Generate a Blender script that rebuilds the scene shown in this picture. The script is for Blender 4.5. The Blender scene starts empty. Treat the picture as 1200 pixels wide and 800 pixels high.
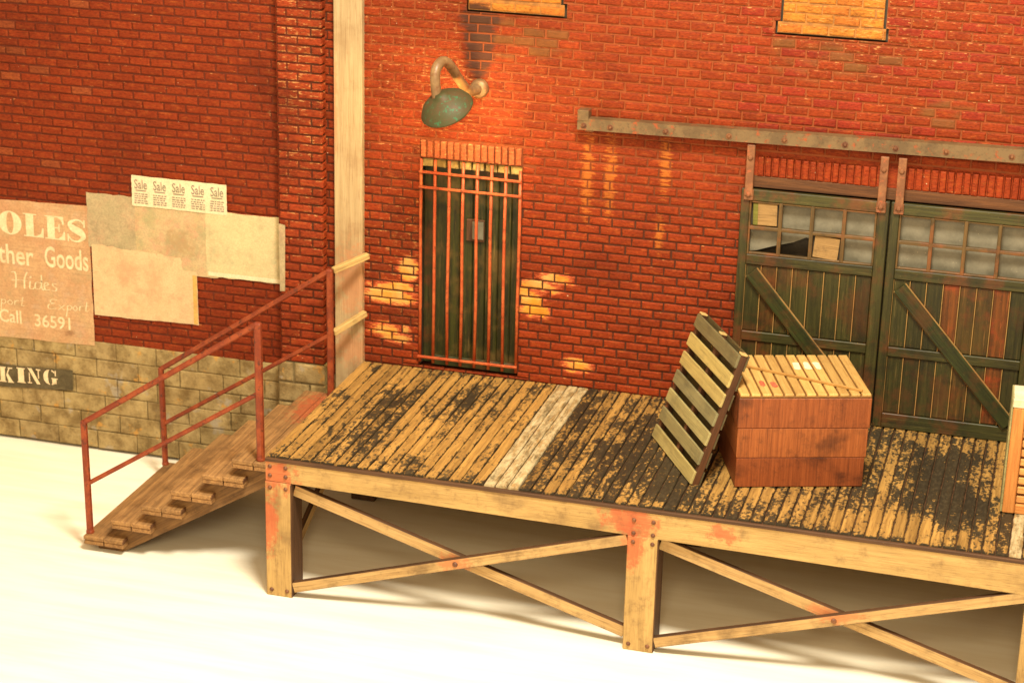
import bpy, math, random
from mathutils import Vector, Matrix
random.seed(7)
R = math.radians
S = bpy.context.scene
C = S.collection
# ---------------------------------------------------------------- camera
cam = bpy.data.objects.new('camera', bpy.data.cameras.new('camera')); C.objects.link(cam)
cam.data.sensor_width = 36.0
cam.data.lens = 2413.19 / 1200 * 36.0
cam.data.clip_start = 0.1; cam.data.clip_end = 500
yaw, pit, rol = 0.2668, -0.3436, 0.0247
fw = Vector((-math.sin(yaw)*math.cos(pit), math.cos(yaw)*math.cos(pit), math.sin(pit)))
rt = Vector((math.cos(yaw), math.sin(yaw), 0)); up = rt.cross(fw)
rt, up = math.cos(rol)*rt + math.sin(rol)*up, math.cos(rol)*up - math.sin(rol)*rt
M = Matrix((rt, up, -fw)).transposed().to_4x4(); M.translation = Vector((5.869, -18.0256, 8.4267))
cam.matrix_world = M
S.camera = cam
cam.data.dof.use_dof = True
cam.data.dof.focus_distance = 18.2
cam.data.dof.aperture_fstop = 1.15
# ---------------------------------------------------------------- world, lamps, exposure
W = bpy.data.worlds.new('World'); S.world = W; W.use_nodes = True
W.node_tree.nodes['Background'].inputs[0].default_value = (1.0, 0.68, 0.37, 1)
W.node_tree.nodes['Background'].inputs[1].default_value = 0.95
def area_light(name, loc, target, size, watts, col):
    L = bpy.data.lights.new(name, 'AREA'); L.shape = 'DISK'; L.size = size; L.energy = watts; L.color = col
    o = bpy.data.objects.new(name, L); C.objects.link(o); o.location = loc
    o.rotation_euler = (Vector(target) - Vector(loc)).to_track_quat('-Z', 'Y').to_euler()
    return o
area_light('key_lamp', (4.2, -7.6, 13.0), (1.8, -3.2, 0.5), 3.0, 3400, (1.0, 0.91, 0.73))
area_light('fill_lamp', (5.5, -18.5, 11.5), (1.8, -1.5, 1.0), 4.5, 1300, (1.0, 0.80, 0.48))
area_light('front_lamp', (3.5, -20.0, 3.0), (1.5, -1.5, 0.2), 6.0, 250, (1.0, 0.77, 0.45))
S.view_settings.view_transform = 'Standard'
S.view_settings.look = 'None'
S.view_settings.exposure = 0.0
S.view_settings.gamma = 1.0
# ---------------------------------------------------------------- node helpers
class NT:
    def __init__(s, name, rough=0.6, spec=0.4, metal=0.0):
        s.m = bpy.data.materials.new(name); s.m.use_nodes = True; s.t = s.m.node_tree
        s.b = s.t.nodes['Principled BSDF']; s.b.inputs['Roughness'].default_value = rough
        s.b.inputs['Specular IOR Level'].default_value = spec; s.b.inputs['Metallic'].default_value = metal
        s.geo = s.n('ShaderNodeNewGeometry'); s.P = s.geo.outputs['Position']
    def n(s, t): return s.t.nodes.new(t)
    def l(s, a, i): s.t.links.new(a, i)
    def put(s, v, i):
        if isinstance(v, bpy.types.NodeSocket): s.l(v, i)
        else:
            if isinstance(v, (tuple, list)) and len(v) == 3 and i.type == 'RGBA': v = (*v, 1)
            i.default_value = v
    def attr(s, name, out='Vector'):
        a = s.n('ShaderNodeAttribute'); a.attribute_name = name; return a.outputs[out]
    def mapp(s, v, sc, rot=(0,0,0), loc=(0,0,0)):
        a = s.n('ShaderNodeMapping'); s.l(v, a.inputs[0]); a.inputs['Scale'].default_value = sc
        a.inputs['Rotation'].default_value = rot; a.inputs['Location'].default_value = loc; return a.outputs[0]
    def noise(s, v, scale, det=4, rough=0.6, dist=0.0):
        a = s.n('ShaderNodeTexNoise'); s.l(v, a.inputs['Vector']); a.inputs['Scale'].default_value = scale
        a.inputs['Detail'].default_value = det; a.inputs['Roughness'].default_value = rough
        a.inputs['Distortion'].default_value = dist; return a.outputs['Fac']
    def rng(s, v, a, b, c=0.0, d=1.0, smooth=True):
        m = s.n('ShaderNodeMapRange'); m.interpolation_type = 'SMOOTHSTEP' if smooth else 'LINEAR'
        s.put(v, m.inputs[0])
        for k, q in enumerate((a, b, c, d)): m.inputs[k+1].default_value = q
        return m.outputs[0]
    def math(s, op, a, b=0.0, clamp=False):
        m = s.n('ShaderNodeMath'); m.operation = op; m.use_clamp = clamp; s.put(a, m.inputs[0]); s.put(b, m.inputs[1]); return m.outputs[0]
    def mix(s, f, a, b, mode='MIX'):
        m = s.n('ShaderNodeMix'); m.data_type = 'RGBA'; m.blend_type = mode
        s.put(f, m.inputs[0]); s.put(a, m.inputs[6]); s.put(b, m.inputs[7]); return m.outputs[2]
    def ramp(s, v, stops):
        r = s.n('ShaderNodeValToRGB'); s.put(v, r.inputs[0]); e = r.color_ramp.elements
        while len(e) < len(stops): e.new(0.5)
        for q, (p, c) in zip(e, stops): q.position = p; q.color = (*c, 1)
        return r.outputs[0]
    def sep(s, v):
        a = s.n('ShaderNodeSeparateXYZ'); s.l(v, a.inputs[0]); return a.outputs
    def spots(s, pts):          # stains: max over ellipsoids (centre, radii) of 1 - distance
        out = None
        for c, r in pts:
            q = s.mapp(s.P, tuple(1/k for k in r), loc=tuple(-a/k for a, k in zip(c, r)))
            d = s.n('ShaderNodeVectorMath'); d.operation = 'LENGTH'; s.l(q, d.inputs[0])
            v = s.math('SUBTRACT', 1.0, d.outputs['Value'])
            out = v if out is None else s.math('MAXIMUM', out, v)
        return s.math('MAXIMUM', out, 0.0)
    def bump(s, h, st=0.3, dist=0.01):
        b = s.n('ShaderNodeBump'); b.inputs['Strength'].default_value = st; b.inputs['Distance'].default_value = dist
        s.put(h, b.inputs['Height']); s.l(b.outputs[0], s.b.inputs['Normal'])
    def col(s, c): s.put(c, s.b.inputs['Base Color']); return s.m
def make_wood(name, c1, c2, dark=(0.05, 0.025, 0.01), darkamt=0.5, stains=None, staincol=(0.5, 0.06, 0.03), rough=0.65, grain=1.0, spec=0.3):
    k = NT(name, rough, spec); g = k.attr('gc')
    n1 = k.noise(k.mapp(g, (1.2, 26*grain, 26*grain)), 1.0, 5, 0.65, 0.6)
    n2 = k.noise(k.mapp(g, (4, 110, 110)), 1.0, 3, 0.6)
    n3 = k.noise(g, 2.2, 5, 0.6)
    c = k.mix(k.rng(n1, .3, .7), c1, c2)
    c = k.mix(k.math('MULTIPLY', k.rng(n2, .5, .72), 0.45), c, dark)
    c = k.mix(k.math('MULTIPLY', k.rng(n3, .5, .72), darkamt), c, dark)
    if stains:
        m = k.math('ADD', k.math('MULTIPLY', k.spots(stains), 1.1), k.math('MULTIPLY', k.math('SUBTRACT', k.noise(k.P, 14, 6, .75), .5), 2.4))
        m2 = k.math('MULTIPLY', k.rng(m, .3, .8), 0.62)
        c = k.mix(k.math('MULTIPLY', m2, k.rng(k.spots(stains), 0.0, 0.25)), c, staincol)
    c = k.mix(k.math('MULTIPLY', k.rng(k.noise(k.P, 6.5, 6, .75), .50, .74), darkamt*.8), c, dark)
    c = k.mix(1.0, c, k.attr('tint', 'Color'), 'MULTIPLY')
    k.bump(k.math('ADD', n1, k.math('MULTIPLY', n2, .9)), .45, .010)
    return k.col(c)
def make_paint(name, c1, c2, sc=6.0, c3=None, rough=0.5, lo=.42, hi=.62, metal=0.0, fine=0.3):
    k = NT(name, rough, 0.4, metal); a = k.noise(k.P, sc, 6, .65); b = k.noise(k.P, sc*6, 4, .7)
    c = k.mix(k.rng(a, lo, hi), c1, c2)
    if c3: c = k.mix(k.rng(k.noise(k.mapp(k.P, (1,1,1), loc=(7,3,1)), sc*2.3, 5, .7), .55, .66), c, c3)
    c = k.mix(k.math('MULTIPLY', k.rng(b, .5, .75), fine), c, tuple(q*.25 for q in c1))
    c = k.mix(1.0, c, k.attr('tint', 'Color'), 'MULTIPLY')
    k.bump(b, .25, .006); return k.col(c)
MAT = {}
# brick: colour of each brick rides in 'tint'; dry-brushed specks, rust runs and grime are marks of their own
k = NT('brick_paint', 0.58, 0.14)
t = k.attr('tint', 'Color'); fine = k.noise(k.mapp(k.P, (30, 30, 75)), 1.0, 4, .7); mid = k.noise(k.P, 3.0, 5, .6)
c = k.mix(k.math('MULTIPLY', k.rng(fine, .40, .70), .72), t, k.mix(1.0, t, (.34, .24, .22), 'MULTIPLY'))
c = k.mix(k.rng(k.noise(k.mapp(k.P, (9, 9, 32), loc=(1, 6, 3)), 1.0, 5, .7), .50, .72, 0, .36), c, (.42, .115, .02))
dry = k.noise(k.mapp(k.P, (14, 14, 60), loc=(3, 1, 2)), 1.0, 5, .75)
reg = k.math('ADD', k.math('MULTIPLY', k.spots([((.25, 0, 4.2), (1.9, 2, 1.5)), ((-1.2, 0, 4.2), (.5, 1, 1.6)), ((4.2, 0, 5.0), (2.2, 2, .9)), ((0, 0, 2.5), (1.0, 1, 1.5))]), .085), .0)
edge = k.attr('edge', 'Fac'); pick = k.math('SUBTRACT', k.attr('wear', 'Fac'), .5)
dm = k.rng(k.math('ADD', k.math('ADD', dry, reg), k.math('MULTIPLY', edge, .045)), .635, .735)
c = k.mix(k.math('MULTIPLY', dm, .70), c, (.58, .30, .10))
fl = k.noise(k.mapp(k.P, (26, 26, 40), loc=(9, 9, 5)), 1.0, 2, .5)
c = k.mix(k.rng(fl, .755, .785), c, (.75, .60, .38))
run = k.spots([((1.63, 0, 3.45), (.10, 1, .75)), ((1.84, 0, 3.45), (.10, 1, .72)), ((2.36, 0, 3.62), (.10, 1, .50)), ((2.33, 0, 2.95), (.07, 1, .3))])
blot = k.noise(k.mapp(k.P, (5, 5, 15), loc=(2, 2, 2)), 1.0, 5, .7)
c = k.mix(k.math('MULTIPLY', k.rng(k.math('ADD', run, k.math('MULTIPLY', k.math('SUBTRACT', dry, .5), 3.2)), .35, .75), k.rng(run, 0, .35, 0, .6)), c, (.46, .15, .022))
soot = k.spots([((.56, 0, 4.62), (.22, 1, .55)), ((.56, 0, 4.85), (.3, 1, .2))]); grey = k.spots([((.95, 0, 4.72), (.75, 1, .28)), ((3.85, 0, 4.72), (.85, 1, .30)), ((5.0, 0, 4.3), (.5, 1, .2))])
c = k.mix(k.math('MULTIPLY', k.rng(k.math('ADD', grey, k.math('MULTIPLY', pick, 1.1)), .45, .8), k.rng(grey, 0, .3, 0, .6)), c, (.13, .07, .02))
c = k.mix(k.math('MULTIPLY', k.rng(k.math('ADD', soot, k.math('MULTIPLY', k.math('SUBTRACT', blot, .5), .9)), .22, .5), k.rng(soot, 0, .2, 0, .9)), c, (.055, .024, .014))
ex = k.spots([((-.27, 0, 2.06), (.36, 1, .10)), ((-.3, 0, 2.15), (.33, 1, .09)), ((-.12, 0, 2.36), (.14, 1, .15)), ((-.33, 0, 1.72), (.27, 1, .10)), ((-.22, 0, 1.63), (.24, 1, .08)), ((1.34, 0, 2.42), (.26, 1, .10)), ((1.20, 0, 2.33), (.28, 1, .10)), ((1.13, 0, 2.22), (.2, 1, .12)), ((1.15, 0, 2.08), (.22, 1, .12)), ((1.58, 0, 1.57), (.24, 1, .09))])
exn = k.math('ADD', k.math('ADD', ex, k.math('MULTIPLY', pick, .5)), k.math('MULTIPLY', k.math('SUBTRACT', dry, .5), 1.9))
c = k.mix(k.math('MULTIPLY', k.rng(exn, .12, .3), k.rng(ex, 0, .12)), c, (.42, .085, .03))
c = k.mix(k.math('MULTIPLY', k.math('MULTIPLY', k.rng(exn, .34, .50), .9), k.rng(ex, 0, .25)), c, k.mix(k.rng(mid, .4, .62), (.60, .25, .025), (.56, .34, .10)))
k.bump(k.math('ADD', k.math('MULTIPLY', fine, .7), k.math('MULTIPLY', dry, .8)), .6, .012)
c = k.mix(k.rng(k.noise(k.mapp(k.P, (1,1,1), loc=(3, 3, 8)), 1.5, 7, .7), .46, .68, 0, .5), c, k.mix(1.0, c, (.42, .40, .40), 'MULTIPLY'))
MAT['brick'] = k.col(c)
k = NT('mortar_wash', 0.7, 0.3)
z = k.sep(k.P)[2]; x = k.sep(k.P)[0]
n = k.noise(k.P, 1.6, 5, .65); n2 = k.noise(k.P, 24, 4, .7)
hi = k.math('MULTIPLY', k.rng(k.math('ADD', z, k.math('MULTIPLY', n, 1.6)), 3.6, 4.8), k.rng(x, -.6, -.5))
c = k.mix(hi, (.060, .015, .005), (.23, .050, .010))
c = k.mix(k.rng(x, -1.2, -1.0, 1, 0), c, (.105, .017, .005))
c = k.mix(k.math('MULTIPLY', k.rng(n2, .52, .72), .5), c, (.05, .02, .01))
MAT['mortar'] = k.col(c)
MAT['tan_mortar'] = make_paint('tan_mortar', (.34, .14, .025), (.22, .09, .02), 9)
# stone footing
k = NT('yellow_stone', 0.75, 0.25)
t = k.attr('tint', 'Color'); n = k.noise(k.P, 4.5, 7, .68); n2 = k.noise(k.P, 22, 5, .7); n3 = k.noise(k.P, 2.2, 5, .6)
c = k.mix(k.rng(n, .35, .68), t, k.mix(1.0, t, (.42, .36, .28), 'MULTIPLY'))
c = k.mix(k.math('MULTIPLY', k.rng(n2, .52, .75), .55), c, (.07, .055, .025))
c = k.mix(k.math('MULTIPLY', k.rng(k.noise(k.mapp(k.P, (1,1,1), loc=(4,4,4)), 5.5, 5, .6), .60, .68), .65), c, (.52, .26, .05))
c = k.mix(k.math('MULTIPLY', k.rng(k.noise(k.mapp(k.P, (1,1,1), loc=(8,1,4)), 4.5, 5, .6), .60, .68), .5), c, (.33, .30, .26))
k.bump(k.math('ADD', n, k.math('MULTIPLY', n2, .8)), .6, .02); MAT['stone'] = k.col(c)
MAT['stone_joint'] = make_paint('stone_joint', (.19, .14, .06), (.07, .05, .022), 7)
MAT['cavity'] = make_paint('dark_cavity', (.030, .022, .013), (.05, .036, .022), 8)  # near-black colour gives hollows and gaps their shade
# woods
RED = [((-.50, -2.5, 1.2), (.34, .5, .35)), ((-.57, -2.5, .70), (.16, .5, .5)), ((2.70, -2.5, 1.22), (.42, .5, .26)), ((2.72, -2.5, .95), (.16, .5, .35)), ((3.5, -2.5, 1.2), (.22, .3, .15)), ((1.16, -2.5, .57), (.25, .3, .13)), ((4.44, -2.5, .6), (.42, .3, .13))]
MAT['timber'] = make_wood('dock_timber', (.34, .215, .075), (.46, .30, .112), dark=(.12, .065, .027), darkamt=.7, stains=RED, staincol=(.44, .055, .022), grain=.5)
MAT['brace'] = make_wood('brace_timber', (.36, .22, .085), (.48, .32, .135), darkamt=.55, stains=RED, staincol=(.46, .13, .045))
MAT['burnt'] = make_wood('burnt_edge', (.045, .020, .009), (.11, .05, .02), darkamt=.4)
MAT['step'] = make_wood('step_timber', (.15, .080, .030), (.29, .165, .062), darkamt=.65, stains=[((-.8, -.8, 1.13), (.3, .7, .25))], staincol=(.30, .05, .018))
MAT['pale_wood'] = make_wood('pale_strip_wood', (.33, .235, .12), (.42, .31, .165), dark=(.2, .10, .04), darkamt=.4,
    stains=[((-.66, -.05, 2.2), (.3, .3, .65)), ((-.68, -.05, 1.5), (.35, .3, .3)), ((-.84, -.05, 3.9), (.05, .3, .9))], staincol=(.44, .19, .085))
MAT['stick'] = make_wood('fresh_stick_wood', (.40, .26, .09), (.52, .36, .14), darkamt=.35)
MAT['crate_side'] = make_wood('crate_side_wood', (.19, .047, .012), (.29, .080, .021), dark=(.055, .015, .006), darkamt=.85, rough=.5, grain=2.0)
MAT['crate_lid'] = make_wood('crate_lid_wood', (.43, .255, .075), (.54, .34, .11), dark=(.2, .08, .016), darkamt=.35, rough=.5)
MAT['slat'] = make_wood('pallet_slat_wood', (.27, .215, .085), (.37, .30, .125), dark=(.08, .07, .04), darkamt=.5, rough=.5, spec=.5)
MAT['right_crate'] = make_wood('orange_crate_wood', (.46, .17, .04), (.58, .26, .07), dark=(.25, .07, .02), darkamt=.3)
# deck planks: worn dark paint over bare wood
k = NT('worn_deck_paint', 0.55, 0.35); g = k.attr('gc'); wear = k.attr('wear', 'Fac')
n1 = k.noise(k.mapp(g, (1.5, 24, 24)), 1.0, 5, .65, .5); n2 = k.noise(k.mapp(g, (5, 95, 95)), 1.0, 3, .6)
c = k.mix(k.rng(n1, .3, .7), (.215, .115, .028), (.40, .228, .060))
c = k.mix(k.math('MULTIPLY', k.rng(n2, .48, .7), .5), c, (.12, .055, .02))
bl = k.noise(k.mapp(k.P, (2.6, 1.7, 1)), 1.0, 6, .62); st = k.noise(k.mapp(k.P, (17, 5.0, 4)), 1.0, 6, .72); sp = k.noise(k.mapp(k.P, (34, 16, 9)), 1.0, 4, .6)
tick = k.noise(k.mapp(k.P, (26, 60, 9), loc=(5, 5, 5)), 1.0, 3, .6)
m = k.math('ADD', k.math('ADD', k.math('MULTIPLY', k.math('SUBTRACT', bl, .5), 1.2), k.math('MULTIPLY', k.math('SUBTRACT', st, .5), 1.5)), k.math('ADD', k.math('MULTIPLY', k.math('SUBTRACT', sp, .5), 1.2), k.math('MULTIPLY', k.math('SUBTRACT', tick, .5), .9)))
m = k.math('ADD', m, wear)
c = k.mix(k.math('MULTIPLY', k.rng(m, -.03, .18), .96), c, k.mix(k.rng(sp, .45, .7), (.014, .012, .007), (.036, .029, .016)))
c = k.mix(1.0, c, k.attr('tint', 'Color'), 'MULTIPLY')
k.bump(k.math('ADD', n1, k.math('MULTIPLY', m, .5)), .35, .008); MAT['deck'] = k.col(c)
k = NT('whitewashed_plank', .6, .3); g = k.attr('gc')
n1 = k.noise(k.mapp(g, (1.5, 30, 30)), 1.0, 5, .65, .5)
m = k.math('ADD', k.noise(k.mapp(k.P, (20, 6, 4)), 1.0, 6, .7), k.math('MULTIPLY', k.noise(k.mapp(k.P, (30, 30, 4)), 1.0, 4, .7), .4))
c = k.mix(k.rng(n1, .3, .7), (.36, .29, .155), (.50, .41, .24)); c = k.mix(k.rng(m, .58, .84, 0, .92), c, k.mix(k.rng(n1, .4, .6), (.10, .07, .03), (.30, .18, .06)))
k.bump(n1, .3, .008); MAT['whitewash'] = k.col(c)
# door timber: green stain rubbed back to red undercoat
def doorwood(name, g1, g2, red, redamt, streak=.3):
    k = NT(name, .5, .4); g = k.attr('gc'); n1 = k.noise(k.mapp(g, (1.5, 30, 30)), 1.0, 5, .65, .4); n3 = k.noise(k.P, 3.5, 6, .65)
    c = k.mix(k.rng(n1, .3, .7), g1, g2)
    c = k.mix(k.math('MULTIPLY', k.rng(n3, .47, .66), redamt), c, red)
    c = k.mix(k.math('MULTIPLY', k.rng(k.noise(k.P, 40, 4, .7), .64, .76), .35), c, (.26, .18, .07))
    st_ = k.noise(k.mapp(g, (2.2, 42, 42), loc=(3, 7, 1)), 1.0, 5, .75)
    c = k.mix(k.rng(st_, .56, .70, 0, streak), c, (.15, .105, .03)); c = k.mix(k.rng(k.noise(k.P, 5, 6, .7), .5, .7, 0, .6), c, (.012, .010, .003))
    c = k.mix(1.0, c, k.attr('tint', 'Color'), 'MULTIPLY')
    k.bump(n1, .4, .01); return k.col(c)
MAT['door_frame'] = doorwood('door_frame_stain', (.015, .0145, .0025), (.044, .040, .008), (.10, .028, .007), .75, .45)
MAT['door_board'] = doorwood('door_board_stain', (.015, .015, .002), (.042, .038, .007), (.095, .028, .007), .5, .55)
MAT['door_edge'] = doorwood('rubbed_door_edge', (.24, .14, .045), (.32, .19, .06), (.26, .10, .03), .5)
MAT['green_door'] = doorwood('mossy_door_wood', (.009, .009, .0015), (.034, .036, .004), (.085, .052, .012), .9, .75)
# metals, glass, paper
MAT['rust_rail'] = make_paint('rusty_handrail', (.17, .026, .007), (.26, .050, .012), 7, (.07, .018, .008), .55)
MAT['rust_bar'] = make_paint('rusty_bar', (.36, .058, .014), (.46, .105, .028), 9, (.18, .04, .012), .5)
MAT['track'] = make_paint('rusty_track_steel', (.15, .092, .040), (.10, .06, .026), 5, (.27, .055, .014), .5, fine=.6)
MAT['hanger'] = make_paint('hanger_iron', (.16, .06, .025), (.24, .10, .04), 9, (.30, .08, .03), .5)
MAT['bolt'] = make_paint('rust_bolt', (.10, .035, .015), (.18, .07, .025), 18)
MAT['patina'] = make_paint('copper_patina_shade', (.052, .050, .016), (.075, .045, .016), 9, (.030, .125, .055), .62, fine=.25)
MAT['pipe'] = make_paint('weathered_pipe', (.17, .095, .042), (.25, .15, .066), 7, (.15, .055, .02), .38, fine=.25)
MAT['shade_inside'] = make_paint('shade_enamel', (.75, .68, .5), (.7, .6, .45), 8)
MAT['muntin'] = doorwood('muntin_wood', (.06, .036, .011), (.12, .065, .018), (.20, .06, .016), .7)
k = NT('frosted_pane', .35, .5); n = k.noise(k.P, 5, 5, .65); n2 = k.noise(k.P, 45, 3, .7)
c = k.mix(k.rng(n, .35, .65), (.11, .10, .068), (.175, .158, .112)); c = k.mix(k.rng(n2, .68, .74), c, (.5, .42, .28)); MAT['pane'] = k.col(c)
MAT['brown_card'] = make_wood('brown_board', (.24, .14, .05), (.33, .20, .075), darkamt=.6)
def make_paper(name, c1, c2, c3=None, sc=3.0, ghosts=None, line=0.0, tintamt=.32):
    k = NT(name, .85, .15); n = k.noise(k.P, sc, 6, .65); f = k.noise(k.P, 60, 3, .8)
    c = k.mix(k.rng(n, .35, .65), c1, c2)
    if c3: c = k.mix(k.rng(k.noise(k.mapp(k.P, (1,1,1), loc=(5,2,9)), sc*1.4, 6, .7), .5, .66), c, c3)
    if ghosts:
        q, gcol = ghosts
        v = k.math('ADD', k.spots(q), k.math('MULTIPLY', k.math('SUBTRACT', k.noise(k.P, 9, 6, .75), .5), 2.6))
        c = k.mix(k.math('MULTIPLY', k.rng(v, .2, .9, 0, .6), k.rng(k.spots(q), 0, .2)), c, gcol)
    if line:
        w = k.n('ShaderNodeTexNoise'); k.l(k.mapp(k.P, (2, 2, 55)), w.inputs[0]); w.inputs['Scale'].default_value = 1
        c = k.mix(k.rng(w.outputs[0], .5, .7, 0, line), c, tuple(q*.6 for q in c1))
    for q_, cc_ in ((1, (.50, .22, .13)), (2, (.24, .27, .14))):
        c = k.mix(k.math('MULTIPLY', k.rng(k.noise(k.mapp(k.P, (1,1,1), loc=(q_*7, 3, q_)), 4.5, 6, .8), .48, .68), tintamt), c, cc_)
    c = k.mix(k.rng(f, .40, .64, 0, .42), c, tuple(q*.55 for q in c1))
    k.bump(f, .2, .004); return k.col(c)
MAT['tan_paper'] = make_paper('tan_poster_paper', (.47, .27, .135), (.56, .36, .19), (.50, .33, .20), 2.5, ([((-3.78, 0, 1.28), (.09, 1, .07))], (.13, .05, .025)), .35)
MAT['grey_paper'] = make_paper('grey_poster_paper', (.38, .30, .17), (.46, .355, .205), (.33, .26, .15), 6)
MAT['picture_paper'] = make_paper('faded_picture_paper', (.52, .385, .215), (.46, .355, .18), (.54, .32, .19), 5.5, ([((-2.5, 0, 2.35), (.35, 1, .28))], (.30, .18, .08)), tintamt=.55)
MAT['green_paper'] = make_paper('greenish_poster_paper', (.62, .49, .27), (.55, .46, .25), (.48, .42, .235), 6.0, ([((-1.42, 0, 2.4), (.10, 1, .5))], (.25, .32, .20)))
MAT['cream_paper'] = make_paper('cream_poster_paper', (.62, .46, .26), (.60, .42, .23), (.58, .36, .20), 6.0, ([((-3.1, 0, 2.0), (.2, 1, .3)), ((-2.8, 0, 1.9), (.18, 1, .3))], (.60, .30, .16)))
MAT['white_paper'] = make_paper('white_notice_paper', (.72, .61, .40), (.66, .55, .35), None, 5, tintamt=.1)
MAT['letter'] = make_paper('faded_white_lettering', (.78, .64, .41), (.68, .52, .31), None, 9, tintamt=.08)
MAT['print'] = make_paper('faded_print_ink', (.22, .20, .13), (.30, .22, .19), None, 9)
MAT['black_sign'] = make_paper('black_sign_paint', (.075, .058, .030), (.12, .095, .05), None, 7, tintamt=.05)
MAT['sign_edge'] = MAT['yellow_edge'] = make_paper('yellowed_paper', (.55, .33, .08), (.62, .40, .12), None, 6)
MAT['red_dab'] = make_paper('red_dab_paint', (.50, .05, .02), (.56, .09, .04), None, 6)
MAT['white_dab'] = make_paper('white_dab_paint', (.75, .66, .46), (.66, .56, .36), None, 9)
k = NT('ground_paper', .8, .2); n = k.noise(k.mapp(k.P, (.6, 5, 1)), 1.0, 6, .6); n2 = k.noise(k.P, .7, 4, .6)
c = k.mix(k.rng(n, .35, .7), (.86, .82, .69), (.79, .73, .58)); c = k.mix(k.rng(n2, .55, .75, 0, .35), c, (.80, .74, .59))
k.bump(n, .12, .02); MAT['ground'] = k.col(c)
k = NT('lamp_bulb'); k.b.inputs['Emission Color'].default_value = (1, .62, .22, 1); k.b.inputs['Emission Strength'].default_value = 25; MAT['bulb'] = k.m
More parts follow.
